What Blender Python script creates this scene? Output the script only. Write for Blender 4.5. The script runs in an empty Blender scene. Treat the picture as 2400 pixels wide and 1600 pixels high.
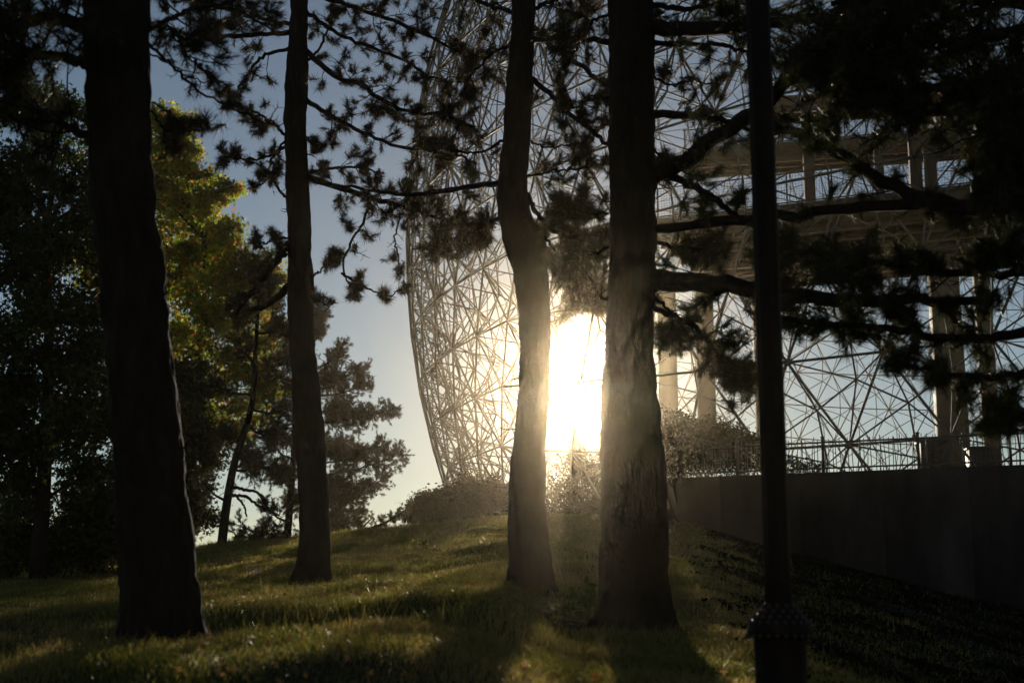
import bpy, math, random
import numpy as np
from mathutils import Vector, Matrix

S = bpy.context.scene
rad = math.radians
PITCH, F, CAMZ = rad(11.0), 3333.33, 1.5

# ------------------------------------------------------------------ camera, sky, sun
cam_d = bpy.data.cameras.new('camera')
cam_d.lens = 50.0; cam_d.sensor_width = 36.0; cam_d.clip_start = 0.05; cam_d.clip_end = 2000
cam_d.dof.use_dof = True; cam_d.dof.focus_distance = 34.0; cam_d.dof.aperture_fstop = 2.2
cam = bpy.data.objects.new('camera', cam_d)
cam.location = (0, 0, CAMZ); cam.rotation_euler = (math.pi/2 + PITCH, 0, 0)
S.collection.objects.link(cam); S.camera = cam

SUN_AZ, SUN_EL = rad(2.58), rad(9.25)          # to the right of +Y, above the horizon
SKY_STRENGTH, SUN_STRENGTH, EXPOSURE = 0.055, 5.0, 0.10
HAZE_DENSITY, HAZE_G = 0.00029, 0.970
w = bpy.data.worlds.new('World'); S.world = w; w.use_nodes = True
wn = w.node_tree.nodes; bg = wn['Background']
sky = wn.new('ShaderNodeTexSky'); sky.sky_type = 'NISHITA'; sky.sun_disc = False
sky.sun_elevation = SUN_EL; sky.sun_rotation = SUN_AZ
sky.altitude = 50; sky.air_density = 0.8; sky.dust_density = 0.07; sky.ozone_density = 0.85
w.node_tree.links.new(sky.outputs[0], bg.inputs[0]); bg.inputs[1].default_value = SKY_STRENGTH
sd = bpy.data.lights.new('sun', 'SUN'); sd.energy = SUN_STRENGTH; sd.angle = rad(0.53); sd.color = (1.0, 0.86, 0.66)
sun = bpy.data.objects.new('sun', sd)
to_sun = Vector((math.sin(SUN_AZ)*math.cos(SUN_EL), math.cos(SUN_AZ)*math.cos(SUN_EL), math.sin(SUN_EL)))
sun.rotation_euler = to_sun.to_track_quat('Z', 'Y').to_euler(); sun.location = to_sun*300
S.collection.objects.link(sun)
S.view_settings.view_transform = 'Standard'; S.view_settings.look = 'None'
S.view_settings.exposure = EXPOSURE; S.view_settings.gamma = 1.0; S.view_settings.use_curve_mapping = False
S.render.engine = 'CYCLES'
cy = S.cycles
cy.max_bounces = 5; cy.diffuse_bounces = 2; cy.glossy_bounces = 2; cy.transmission_bounces = 3
cy.transparent_max_bounces = 4; cy.volume_bounces = 0
cy.use_denoising = True
try:
    cy.denoiser = 'OPENIMAGEDENOISE'; cy.denoising_input_passes = 'RGB_ALBEDO_NORMAL'
except Exception: pass
cy.sample_clamp_indirect = 4.0

# ------------------------------------------------------------------ helpers
RNG = np.random.default_rng(7)

def at(u, v, Y):
    """A point at depth Y on the line of sight through pixel (u, v) of the 2400 x 1600 photograph."""
    x = (u-1200)/F; y = -(v-800)/F
    t = Y/(math.cos(PITCH) - y*math.sin(PITCH))
    return np.array([x*t, Y, CAMZ + t*(math.sin(PITCH) + y*math.cos(PITCH))])

def at_z(u, v, z):
    x = (u-1200)/F; y = -(v-800)/F
    t = (z-CAMZ)/(math.sin(PITCH) + y*math.cos(PITCH))
    return np.array([x*t, t*(math.cos(PITCH) - y*math.sin(PITCH)), z])

def nrm(a):
    return a/np.maximum(np.linalg.norm(a, axis=-1, keepdims=True), 1e-9)

class Acc:
    """Collects vertices, triangles and quads for ONE mesh object."""
    def __init__(s): s.v = []; s.t = []; s.q = []; s.n = 0
    def add(s, v, t=None, q=None):
        v = np.asarray(v, float)
        if t is not None and len(t): s.t.append(np.asarray(t, np.int64)+s.n)
        if q is not None and len(q): s.q.append(np.asarray(q, np.int64)+s.n)
        s.v.append(v); s.n += len(v)
    def mesh(s, name, smooth=False):
        me = bpy.data.meshes.new(name)
        v = np.concatenate(s.v) if s.v else np.zeros((0, 3))
        t = np.concatenate(s.t) if s.t else np.zeros((0, 3), np.int64)
        q = np.concatenate(s.q) if s.q else np.zeros((0, 4), np.int64)
        me.vertices.add(len(v)); me.vertices.foreach_set('co', v.astype(np.float32).ravel())
        nl = t.size + q.size; npoly = len(t)+len(q)
        me.loops.add(nl); me.polygons.add(npoly)
        me.loops.foreach_set('vertex_index', np.concatenate([t.ravel(), q.ravel()]).astype(np.int32))
        st = np.concatenate([np.arange(len(t))*3, len(t)*3 + np.arange(len(q))*4]).astype(np.int32)
        me.polygons.foreach_set('loop_start', st)
        if smooth: me.polygons.foreach_set('use_smooth', np.ones(npoly, bool))
        me.update(calc_edges=True)
        return me
    def build(s, name, m, parent=None, smooth=False):
        return link(name, s.mesh(name, smooth), m, parent)

def link(name, me, m=None, parent=None):
    o = bpy.data.objects.new(name, me); S.collection.objects.link(o)
    if m is not None and me is not None and not me.materials: me.materials.append(m)
    if parent is not None:
        o.parent = parent
        o.matrix_parent_inverse = parent_world(parent).inverted()
    return o

def parent_world(p):
    m = Matrix.LocRotScale(p.location, p.rotation_euler, p.scale)
    return (parent_world(p.parent) @ p.matrix_parent_inverse @ m) if p.parent else m

def tag(o, label=None, cat=None, group=None, kind=None):
    for k, x in (('label', label), ('category', cat), ('group', group), ('kind', kind)):
        if x: o[k] = x
    return o

def thing(name, loc, label, cat, group=None):
    o = bpy.data.objects.new(name, None); S.collection.objects.link(o)
    o.location = [float(c) for c in loc]; o.empty_display_size = .2
    return tag(o, label, cat, group)

def smooth_path(pts, n):
    p = np.asarray(pts, float)
    if len(p) < 3:
        t = np.linspace(0, 1, n)[:, None]; return p[0]*(1-t) + p[-1]*t
    d = np.r_[0, np.cumsum(np.linalg.norm(np.diff(p, axis=0), axis=1))]
    m = np.gradient(p, d, axis=0)
    x = np.linspace(0, d[-1], n); i = np.clip(np.searchsorted(d, x, 'right')-1, 0, len(p)-2)
    h = (d[i+1]-d[i])[:, None]; s = ((x-d[i])[:, None])/h
    return (2*s**3-3*s**2+1)*p[i] + (s**3-2*s**2+s)*h*m[i] + (-2*s**3+3*s**2)*p[i+1] + (s**3-s**2)*h*m[i+1]

def frames(p):
    t = nrm(np.gradient(p, axis=0))
    ref = np.array([0., 0, 1]) if abs(t[0][2]) < .9 else np.array([1., 0, 0])
    a = ref - t*(t@ref)[:, None]; a = nrm(a)
    return t, a, np.cross(t, a)

def tube(acc, p, r, sides=5, cap=True, prof=None):
    p = np.asarray(p, float); k = len(p); r = np.broadcast_to(np.asarray(r, float), (k,))
    t, a, b = frames(p)
    th = np.arange(sides)*2*np.pi/sides
    pr = np.ones(sides) if prof is None else prof
    v = p[:, None] + r[:, None, None]*((np.cos(th)*pr)[None, :, None]*a[:, None] + (np.sin(th)*pr)[None, :, None]*b[:, None])
    i = np.arange(k-1)[:, None]*sides; j = np.arange(sides)[None]; jn = (j+1) % sides
    q = np.stack([i+j, i+jn, i+sides+jn, i+sides+j], -1).reshape(-1, 4)
    v = v.reshape(-1, 3); tr = []
    if cap:
        n0 = len(v); v = np.concatenate([v, p[:1], p[-1:]])
        jj = np.arange(sides); jn = (jj+1) % sides; e = (k-1)*sides
        tr = np.concatenate([np.stack([jn, jj, np.full(sides, n0)], 1), np.stack([e+jj, e+jn, np.full(sides, n0+1)], 1)])
    acc.add(v, tr, q)

def box(acc, lo, hi, M=None):
    lo = np.asarray(lo, float); hi = np.asarray(hi, float)
    c = np.array([[x, y, z] for z in (0, 1) for y in (0, 1) for x in (0, 1)], float)
    v = lo + c*(hi-lo)
    if M is not None: v = v @ np.array(M.to_3x3()).T + np.array(M.translation)
    acc.add(v, None, [[0, 2, 3, 1], [4, 5, 7, 6], [0, 1, 5, 4], [2, 6, 7, 3], [0, 4, 6, 2], [1, 3, 7, 5]])

def prism_between(acc, A, B, r, sides=4):
    """Many straight bars at once: A, B (n,3)."""
    A = np.asarray(A, float); B = np.asarray(B, float); n = len(A)
    if not n: return
    t = nrm(B-A); ref = np.where(np.abs(t[:, 2:3]) < .9, [[0., 0, 1]], [[1., 0, 0]])
    a = nrm(np.cross(t, ref)); b = np.cross(t, a); r = np.broadcast_to(np.asarray(r, float), (n,))[:, None, None]
    th = np.arange(sides)*2*np.pi/sides
    ring = r*(np.cos(th)[None, :, None]*a[:, None] + np.sin(th)[None, :, None]*b[:, None])
    v = np.concatenate([A[:, None]+ring, B[:, None]+ring], 1).reshape(-1, 3)
    j = np.arange(sides); jn = (j+1) % sides
    q = (np.arange(n)[:, None, None]*2*sides + np.stack([j, jn, sides+jn, sides+j], -1)[None]).reshape(-1, 4)
    acc.add(v, None, q)

def vnoise(x, y, period, seed):
    """Value noise, periodic in x with the given whole period."""
    rg = np.random.default_rng(seed); g = rg.random((int(period), 257))
    xi = np.floor(x).astype(int); yi = np.floor(y).astype(int); fx = x-xi; fy = y-yi
    fx = fx*fx*(3-2*fx); fy = fy*fy*(3-2*fy)
    a = lambda i, j: g[(xi+i) % int(period), (yi+j) % 257]
    return (a(0, 0)*(1-fx)+a(1, 0)*fx)*(1-fy) + (a(0, 1)*(1-fx)+a(1, 1)*fx)*fy

# ------------------------------------------------------------------ materials
def new_mat(name):
    m = bpy.data.materials.new(name); m.use_nodes = True
    nt = m.node_tree; return m, nt, nt.nodes['Principled BSDF'], nt.nodes['Material Output']

def ramp(nt, fac, stops):
    r = nt.nodes.new('ShaderNodeValToRGB'); e = r.color_ramp.elements
    while len(e) < len(stops): e.new(.5)
    for x, (p, c) in zip(e, stops): x.position = p; x.color = (*c, 1)
    nt.links.new(fac, r.inputs[0]); return r.outputs[0]

def mat_noise(name, stops, scale, rough=.8, bump=0., bscale=None, stretch=(1, 1, 1), spec=.3, metallic=0.):
    m, nt, p, _ = new_mat(name)
    tc = nt.nodes.new('ShaderNodeTexCoord'); mp = nt.nodes.new('ShaderNodeMapping'); mp.inputs['Scale'].default_value = stretch
    n = nt.nodes.new('ShaderNodeTexNoise'); n.inputs['Scale'].default_value = scale; n.inputs['Detail'].default_value = 8; n.inputs['Roughness'].default_value = .65
    L = nt.links.new
    L(tc.outputs['Object'], mp.inputs[0]); L(mp.outputs[0], n.inputs['Vector'])
    L(ramp(nt, n.outputs['Fac'], stops), p.inputs['Base Color'])
    p.inputs['Roughness'].default_value = rough; p.inputs['Specular IOR Level'].default_value = spec; p.inputs['Metallic'].default_value = metallic
    if bump:
        n2 = nt.nodes.new('ShaderNodeTexNoise'); n2.inputs['Scale'].default_value = bscale or scale*3; n2.inputs['Detail'].default_value = 6
        b = nt.nodes.new('ShaderNodeBump'); b.inputs['Strength'].default_value = bump; b.inputs['Distance'].default_value = .02
        L(mp.outputs[0], n2.inputs['Vector']); L(n2.outputs['Fac'], b.inputs['Height']); L(b.outputs[0], p.inputs['Normal'])
    return m

def mat_leaf(name, stops, translucency, trans_gain=1.6, rough=.5, spec=.25, patch=None):
    """Thin leaves: each one its own colour, light also passes through."""
    m, nt, p, out = new_mat(name); L = nt.links.new
    g = nt.nodes.new('ShaderNodeNewGeometry')
    c = ramp(nt, g.outputs['Random Per Island'], stops)
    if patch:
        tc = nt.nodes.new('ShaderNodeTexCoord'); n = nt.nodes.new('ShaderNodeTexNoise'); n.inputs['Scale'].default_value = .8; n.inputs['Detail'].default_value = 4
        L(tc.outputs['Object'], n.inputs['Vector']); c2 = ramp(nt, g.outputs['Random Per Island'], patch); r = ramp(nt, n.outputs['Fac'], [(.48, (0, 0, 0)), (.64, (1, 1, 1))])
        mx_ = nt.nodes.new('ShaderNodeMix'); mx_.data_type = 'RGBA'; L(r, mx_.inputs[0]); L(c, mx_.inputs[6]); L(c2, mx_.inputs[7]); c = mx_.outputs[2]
    L(c, p.inputs['Base Color']); p.inputs['Roughness'].default_value = rough; p.inputs['Specular IOR Level'].default_value = spec
    tr = nt.nodes.new('ShaderNodeBsdfTranslucent'); mul = nt.nodes.new('ShaderNodeVectorMath'); mul.operation = 'SCALE'; mul.inputs['Scale'].default_value = trans_gain
    L(c, mul.inputs[0]); L(mul.outputs[0], tr.inputs[0])
    mx = nt.nodes.new('ShaderNodeMixShader'); mx.inputs[0].default_value = translucency
    L(p.outputs[0], mx.inputs[1]); L(tr.outputs[0], mx.inputs[2]); L(mx.outputs[0], out.inputs[0])
    return m

M = {}
M['bark'] = mat_noise('pine_bark', [(.25, (.008, .006, .005)), (.55, (.020, .014, .011)), (.8, (.042, .030, .022))], 9, .92, .8, 40, (1, 1, .35), .12)
M['twig'] = mat_noise('twig_bark', [(.3, (.018, .012, .009)), (.7, (.05, .035, .025))], 20, .9, spec=.15)
M['needle'] = mat_leaf('pine_needle', [(0, (.022, .032, .012)), (.6, (.04, .045, .015)), (1, (.075, .055, .02))], .3, 1.3, .45, .3)
M['needle_dry'] = mat_leaf('pine_needle_brown', [(0, (.03, .03, .012)), (.5, (.05, .04, .018)), (1, (.09, .055, .025))], .35, 1.3, .5, .3)  # browner needle colour used on part of the boughs
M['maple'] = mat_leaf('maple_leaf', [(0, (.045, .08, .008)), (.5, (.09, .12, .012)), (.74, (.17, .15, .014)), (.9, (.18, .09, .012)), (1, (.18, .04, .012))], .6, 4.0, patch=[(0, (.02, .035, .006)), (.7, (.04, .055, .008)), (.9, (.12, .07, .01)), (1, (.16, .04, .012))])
M['dark_leaf'] = mat_leaf('shaded_leaf', [(0, (.02, .035, .008)), (.8, (.045, .06, .012)), (.93, (.09, .06, .014)), (1, (.11, .03, .012))], .4, 1.6)  # darker copy of the leaf colours, with the trees' shade put in
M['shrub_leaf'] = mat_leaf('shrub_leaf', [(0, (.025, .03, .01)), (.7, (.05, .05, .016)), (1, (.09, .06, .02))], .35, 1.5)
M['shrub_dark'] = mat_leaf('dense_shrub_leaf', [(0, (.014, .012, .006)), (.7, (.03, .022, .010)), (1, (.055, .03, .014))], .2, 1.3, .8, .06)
M['bank_shade'] = mat_leaf('bank_shade_leaf', [(0, (.006, .009, .004)), (.8, (.012, .014, .006)), (1, (.02, .018, .008))], .15, 1.2, .9, .03)  # near-black leaf colour, shade of the bank put into it
M['litter'] = mat_leaf('leaf_litter', [(0, (.09, .05, .02)), (.6, (.15, .09, .03)), (1, (.22, .12, .05))], .4, 1.8)
M['weed_leaf'] = mat_leaf('weed_leaf', [(0, (.06, .09, .015)), (.6, (.09, .12, .02)), (1, (.14, .13, .03))], .55, 2.0)
M['red_leaf'] = mat_leaf('red_leaf', [(0, (.12, .03, .01)), (1, (.2, .07, .015))], .5, 1.8)
def grass_material():
    m, nt, p, out = new_mat('grass_blade'); L = nt.links.new
    g = nt.nodes.new('ShaderNodeNewGeometry'); tc = nt.nodes.new('ShaderNodeTexCoord')
    n = nt.nodes.new('ShaderNodeTexNoise'); n.inputs['Scale'].default_value = .55; n.inputs['Detail'].default_value = 5; L(tc.outputs['Object'], n.inputs['Vector'])
    a = ramp(nt, g.outputs['Random Per Island'], [(0, (.045, .06, .008)), (.5, (.085, .09, .013)), (.85, (.13, .11, .02)), (1, (.22, .16, .05))])
    b = ramp(nt, g.outputs['Random Per Island'], [(0, (.09, .07, .018)), (.5, (.15, .11, .03)), (1, (.26, .19, .07))])
    r = ramp(nt, n.outputs['Fac'], [(.42, (0, 0, 0)), (.66, (1, 1, 1))])
    mx = nt.nodes.new('ShaderNodeMix'); mx.data_type = 'RGBA'; L(r, mx.inputs[0]); L(a, mx.inputs[6]); L(b, mx.inputs[7])
    L(mx.outputs[2], p.inputs['Base Color']); p.inputs['Roughness'].default_value = .4; p.inputs['Specular IOR Level'].default_value = .35
    tr = nt.nodes.new('ShaderNodeBsdfTranslucent'); mul = nt.nodes.new('ShaderNodeVectorMath'); mul.operation = 'SCALE'; mul.inputs['Scale'].default_value = 3.6
    L(mx.outputs[2], mul.inputs[0]); L(mul.outputs[0], tr.inputs[0]); s_ = nt.nodes.new('ShaderNodeMixShader'); s_.inputs[0].default_value = .65
    L(p.outputs[0], s_.inputs[1]); L(tr.outputs[0], s_.inputs[2]); L(s_.outputs[0], out.inputs[0]); return m
M['grass'] = grass_material()
M['soil'] = mat_noise('lawn_soil', [(.3, (.016, .017, .007)), (.6, (.03, .032, .012)), (.8, (.045, .04, .018))], 3, .95, .6, 30, spec=.1)
M['steel'] = mat_noise('painted_steel', [(.3, (.11, .093, .076)), (.7, (.19, .163, .135))], 2.0, .65, spec=.15)
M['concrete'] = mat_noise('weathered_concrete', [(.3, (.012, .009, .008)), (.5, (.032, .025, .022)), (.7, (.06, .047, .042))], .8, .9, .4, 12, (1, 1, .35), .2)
M['platform'] = mat_noise('platform_cladding', [(.3, (.075, .056, .040)), (.7, (.13, .098, .072))], .7, .7, .1, 5, (1, 1, 1), .3)
M['iron'] = mat_noise('fence_iron', [(.3, (.03, .028, .026)), (.7, (.06, .05, .045))], 12, .5, spec=.5)
M['rust_iron'] = mat_noise('rusty_iron', [(.3, (.10, .06, .035)), (.7, (.18, .11, .07))], 12, .6, spec=.4)
M['post'] = mat_noise('dark_lamp_paint', [(.3, (.010, .007, .005)), (.7, (.018, .012, .009))], 14, .6, .1, 60, spec=.08)
M['bead'] = mat_noise('worn_lamp_paint', [(.3, (.012, .009, .007)), (.7, (.025, .02, .016))], 14, .3, spec=.35)
M['seed'] = mat_leaf('dandelion_fluff', [(0, (.5, .5, .46)), (1, (.7, .7, .66))], .5, 1.2)
M['cabinet'] = mat_noise('cabinet_paint', [(.3, (.07, .06, .05)), (.7, (.11, .09, .075))], 3, .6)

# ------------------------------------------------------------------ ground
PY = np.array([-60, -30, 0, 3, 8, 11, 14, 17, 19.5, 23, 27, 32, 38, 45, 50, 60, 90, 160.])
PZ = np.array([-.8, -.5, .1, .35, 1.02, 1.13, 1.24, 1.5, 1.83, 2.22, 2.68, 3.25, 3.92, 4.62, 4.7, 4.3, 3.5, 3.0])
TY = np.array([-60, -30, 0, 3, 8, 8.7, 12, 13.7, 18, 23, 27, 32, 38, 45, 50, 60, 90, 160.])
TZ = np.array([-.8, -.5, .1, .35, 1.12, 1.26, 1.35, 1.70, 1.93, 2.22, 2.68, 3.25, 3.92, 4.62, 4.7, 4.3, 3.5, 3.0])
LY = np.array([-60, -30, 0, 3, 8, 12, 15.5, 19.0, 23, 27, 32, 38, 45, 50, 60, 90, 160.])
LZ = np.array([-.8, -.5, .1, .35, 1.05, 1.10, 1.10, 1.80, 2.22, 2.68, 3.25, 3.92, 4.62, 4.7, 4.3, 3.5, 3.0])  # left bank steepened so that it throws its own shade
def sstep(a, b, x):
    t = np.clip((x-a)/(b-a), 0, 1); return t*t*(3-2*t)
def ground(x, y):
    x = np.asarray(x, float); y = np.asarray(y, float)
    ys = [np.interp(y+d, PY, PZ) for d in (-1.6, -.8, 0, .8, 1.6)]
    z = (ys[0]+2*ys[1]+3*ys[2]+2*ys[3]+ys[4])/9
    yy = y + .5*np.sin(x*.9+.6) + .22*np.sin(x*2.3+y*.6)
    tz = (np.interp(yy-.5, TY, TZ)+2*np.interp(yy, TY, TZ)+np.interp(yy+.5, TY, TZ))/4
    lz = (np.interp(yy-.7, LY, LZ)+2*np.interp(yy, LY, LZ)+np.interp(yy+.7, LY, LZ))/4
    wt = 1-sstep(-.5, .7, x)
    wl = 1-sstep(-4.4, -2.7, x)
    far = 1-sstep(20, 26, y)
    z = z + far*(wt*(tz-z)); z = z + far*wl*(lz-z)
    k = np.clip((y-8)/24, 0.1, 1.0)
    left = np.maximum(-x-0.3, 0); z = z - k*.11*left/(1+left*.012)
    edge = np.interp(y, [0, 6, 10, 13, 22, 38], [.9, 1.2, 1.75, 2.15, 2.7, 4.6])
    s = (x-edge); soft = np.where(s > 8, s, np.log1p(np.exp(np.clip(s*2.2, -40, 30)))/2.2)
    z = z - np.interp(y, [0, 8, 16, 38, 60], [.16, .30, .32, .29, .1])*soft/(1+soft*.02)
    z = z + .035*np.sin(x*1.3+y*.7)*np.cos(y*.9-x*.4) + .02*np.sin(x*3.1+1)*np.sin(y*2.3+2)
    return np.maximum(z, -2.5)

def grid_axis(lo, fine_lo, fine_hi, hi, step):
    a = np.arange(fine_lo, fine_hi+1e-6, step)
    l = fine_lo - np.cumsum(step*1.25**np.arange(1, 30)); l = l[l > lo]
    h = fine_hi + np.cumsum(step*1.25**np.arange(1, 30)); h = h[h < hi]
    return np.r_[lo, l[::-1], a, h, hi]
gx = grid_axis(-100, -16, 20, 100, .25); gy = grid_axis(-60, 1, 52, 111, .25)
X, Y = np.meshgrid(gx, gy); Z = ground(X, Y)
ga = Acc(); nx, ny = len(gx), len(gy)
i, j = np.meshgrid(np.arange(nx-1), np.arange(ny-1)); b = j*nx+i
ga.add(np.stack([X, Y, Z], -1).reshape(-1, 3), None, np.stack([b, b+1, b+nx+1, b+nx], -1).reshape(-1, 4))
tag(ga.build('ground', M['soil'], smooth=True), kind='structure')

# ------------------------------------------------------------------ geodesic dome of steel tubes
DC, DR, FREQ, DBASE = np.array([32.746, 69.778, 19.744]), 38.0, 16, 4.2
def icosphere(f, rotz):
    z = 1/math.sqrt(5); q = 2/math.sqrt(5)
    V = [[0, 0, 1]] + [[q*math.cos(2*math.pi*k/5), q*math.sin(2*math.pi*k/5), z] for k in range(5)] + \
        [[q*math.cos(2*math.pi*(k+.5)/5), q*math.sin(2*math.pi*(k+.5)/5), -z] for k in range(5)] + [[0, 0, -1]]
    V = np.array(V); T = []
    for k in range(5):
        n = (k+1) % 5
        T += [(0, 1+k, 1+n), (1+k, 6+k, 1+n), (1+n, 6+k, 6+n), (11, 6+n, 6+k)]
    key = {}; P = []; tris = []
    def idx(p):
        h = tuple(np.round(p, 5)+0.)
        if h not in key: key[h] = len(P); P.append(p)
        return key[h]
    for a, b_, c in T:
        g = {}
        for i in range(f+1):
            for j in range(f+1-i):
                p = (V[a]*(f-i-j)+V[b_]*i+V[c]*j)/f; g[i, j] = idx(p/np.linalg.norm(p))
        for i in range(f):
            for j in range(f-i):
                tris.append((g[i, j], g[i+1, j], g[i, j+1]))
                if i+j < f-1: tris.append((g[i+1, j], g[i+1, j+1], g[i, j+1]))
    P = np.array(P); c, s = math.cos(rotz), math.sin(rotz)
    return P @ np.array([[c, s, 0], [-s, c, 0], [0, 0, 1]]), np.array(tris)

dome = thing('geodesic_dome', (DC[0], DC[1], DBASE), 'huge pale geodesic sphere of steel tubes rising behind the pines', 'dome')
P, T = icosphere(FREQ, rad(17))
PO = DC + P*DR
cen = nrm(P[T].mean(1)); PI = DC + cen*(DR-1.25)
e = np.sort(np.concatenate([T[:, [0, 1]], T[:, [1, 2]], T[:, [2, 0]]]), axis=1)
eu, inv = np.unique(e, axis=0, return_inverse=True); inv = inv.ravel()
fid = np.tile(np.arange(len(T)), 3)
order = np.argsort(inv, kind='stable'); pair = fid[order].reshape(-1, 2)
OA, OB = PO[eu[:, 0]], PO[eu[:, 1]]
IA, IB = PI[pair[:, 0]], PI[pair[:, 1]]
WA, WB = PO[T.ravel()], PI[np.repeat(np.arange(len(T)), 3)]
bars = [(OA, OB, .044), (IA, IB, .031), (WA, WB, .028)]
A_ = np.concatenate([b[0] for b in bars]); B_ = np.concatenate([b[1] for b in bars]); R_ = np.concatenate([np.full(len(b[0]), b[2]) for b in bars])
keep = (np.minimum(A_[:, 2], B_[:, 2]) > DBASE-.5); A_, B_, R_ = A_[keep], B_[keep], R_[keep]
mid = (A_+B_)/2; dist = np.linalg.norm(mid-[0, 0, CAMZ], axis=1)
def to_px(p):
    d = p - np.array([0, 0, CAMZ]); fz = d[:, 1]*math.cos(PITCH)+d[:, 2]*math.sin(PITCH)
    up = -d[:, 1]*math.sin(PITCH)+d[:, 2]*math.cos(PITCH)
    return 1200+F*d[:, 0]/fz, 800-F*up/fz
pu, pv = to_px(mid)
show = (pu > 1250) & (pu < 2400) & (pv > 250) & (pv < 1090) & ~((pu > 1900) & (pv < 700))
score = np.where(show, R_/dist, 0)
near = np.zeros(len(A_), bool); near[np.argsort(-score)[:300]] = True
ta = Acc(); prism_between(ta, A_[~near], B_[~near], R_[~near], 5)
tag(ta.build('tube_lattice', M['steel'], dome, True), kind='stuff')
unit = {}
for r in set(R_):
    a = Acc(); tube(a, [[0, 0, 0], [0, 0, 1]], r, 7); unit[r] = a.mesh('tube', True); unit[r].materials.append(M['steel'])
def bar_obj(name, me, A, B, parent):
    o = bpy.data.objects.new(name, me); S.collection.objects.link(o)
    d = Vector(B-A); L = d.length
    o.matrix_world = Matrix.LocRotScale(Vector(A), d.to_track_quat('Z', 'Y'), Vector((1, 1, L)))
    o.parent = parent; o.matrix_parent_inverse = parent_world(parent).inverted(); return o
for k in np.nonzero(near)[0]: bar_obj('tube', unit[R_[k]], A_[k], B_[k], dome)
# hubs where the outer tubes meet
ha = Acc(); tube(ha, [[0, 0, -.10], [0, 0, -.07], [0, 0, .07], [0, 0, .10]], [.07, .12, .12, .07], 8)
hub_me = ha.mesh('hub', True); hub_me.materials.append(M['steel'])
hu, hv = to_px(PO); hd = np.linalg.norm(PO-[0, 0, CAMZ], axis=1)
hub_ok = (PO[:, 2] > DBASE) & (hu > 1250) & (hu < 2400) & (hv > 300) & (hv < 1080) & (hd < 62)
for k in np.argsort(hd):
    if hub_ok[k] and hub_ok[:0].size == 0:
        o = link('hub', hub_me, None, dome); o.location = PO[k]; o.rotation_euler = Vector(P[k]).to_track_quat('Z', 'Y').to_euler()
        o.matrix_parent_inverse = parent_world(dome).inverted()
# rim curb that the dome stands on
rc = math.sqrt(DR**2-(DC[2]-DBASE)**2); th = np.linspace(0, 2*np.pi, 97)
ra = Acc(); tube(ra, np.stack([DC[0]+(rc-.6)*np.cos(th), DC[1]+(rc-.6)*np.sin(th), np.full(97, DBASE-.35)], 1), .9, 8)
ra.build('base_ring', M['concrete'], dome, True)

# ------------------------------------------------------------------ platforms inside the dome
pav = thing('exhibition_building', at(1900, 1000, 62), 'brown platforms on tall columns inside the steel sphere', 'building')
def slab(name, u0, v0, u1, v1, z, thick, depth, m, beams=0):
    a = at_z(u0, v0, z); b = at_z(u1, v1, z); d = b-a; L = np.linalg.norm(d[:2]); ang = math.atan2(d[1], d[0])
    Mx = Matrix.Translation(Vector(a)) @ Matrix.Rotation(ang, 4, 'Z')
    ac = Acc(); box(ac, (0, 0, -thick), (L, depth, 0), Mx)
    o = ac.build(name, m, pav)
    for k in range(beams):
        bb = Acc(); y = .5+(depth-.8)*k/(beams-1)
        box(bb, (0.1, y, -thick-.32), (L-.1, y+.22, -thick+.002), Mx); bb.build('beam', m, pav)
    if beams:
        for x in np.arange(1.1, L-.5, 2.35):
            bb = Acc(); box(bb, (x, .32, -thick-.2), (x+.14, depth-.2, -thick+.001), Mx); bb.build('joist', m, pav)
        bb = Acc(); box(bb, (0, -.05, -.22), (L, -.002, -.06), Mx); bb.build('fascia_trim', m, pav)
    return Mx, L
M1, L1_ = slab('floor_slab', 1535, 512, 2420, 415, 19.6, .95, 11.0, M['platform'], 7)
M2, L2_ = slab('floor_slab', 1600, 352, 2420, 288, 25.0, .5, 2.6, M['platform'], 3)
slab('floor_slab', 1780, 228, 2420, 190, 30.0, .45, 2.6, M['platform'], 3)
def local_bars(name, segs, r, Mx, m, sides=4):
    R3 = np.array(Mx.to_3x3()); t = np.array(Mx.translation); ac = Acc()
    A = np.array([s[0] for s in segs]) @ R3.T + t; B = np.array([s[1] for s in segs]) @ R3.T + t
    prism_between(ac, A, B, r, sides); return ac.build(name, m, pav)
for Mx, L, H in ((M1, L1_, 1.45), (M2, L2_, 1.1)):
    for k in range(int(L/2)+1): local_bars('railing_post', [((k*2+.1, .15, -.003), (k*2+.1, .15, H+.05))], .04, Mx, M['iron'], 6)
    for z in (H, .1): local_bars('railing_rail', [((0, .15, z), (L, .15, z))], .035, Mx, M['iron'], 6)
    segs = [((x, .15, .1), (x, .15, H)) for x in np.arange(.15, L, .13)] + [((0, .15, z), (L, .15, z)) for z in np.arange(.22, H-.05, .12)]
    tag(local_bars('railing_mesh', segs, .007, Mx, M['iron'], 3), kind='stuff')
def column(u, v0, v1, wpx, Y, taper=1.0):
    a = at(u, v1, Y); b = at(u, v0, Y); b[0] = a[0]; hw = wpx/2*Y/F
    ac = Acc(); box(ac, (-hw, -hw*.8, 0), (hw, hw*.8, 1))
    v = ac.v[0]; v[4:, 0] *= taper; ac.v[0] = v*[1, 1, b[2]-a[2]] + a
    ac.build('column', M['platform'], pav)
column(1570, 655, 1100, 42, 66); column(1660, 655, 1100, 40, 68); column(2238, 600, 1120, 66, 60, .9)
column(2330, 560, 1120, 34, 64); column(1795, 640, 1100, 36, 72)
column(2065, 310, 490, 20, 63); column(2185, 195, 470, 26, 62); column(2150, 200, 475, 26, 62.5); column(1900, 225, 500, 24, 64.5)
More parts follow.
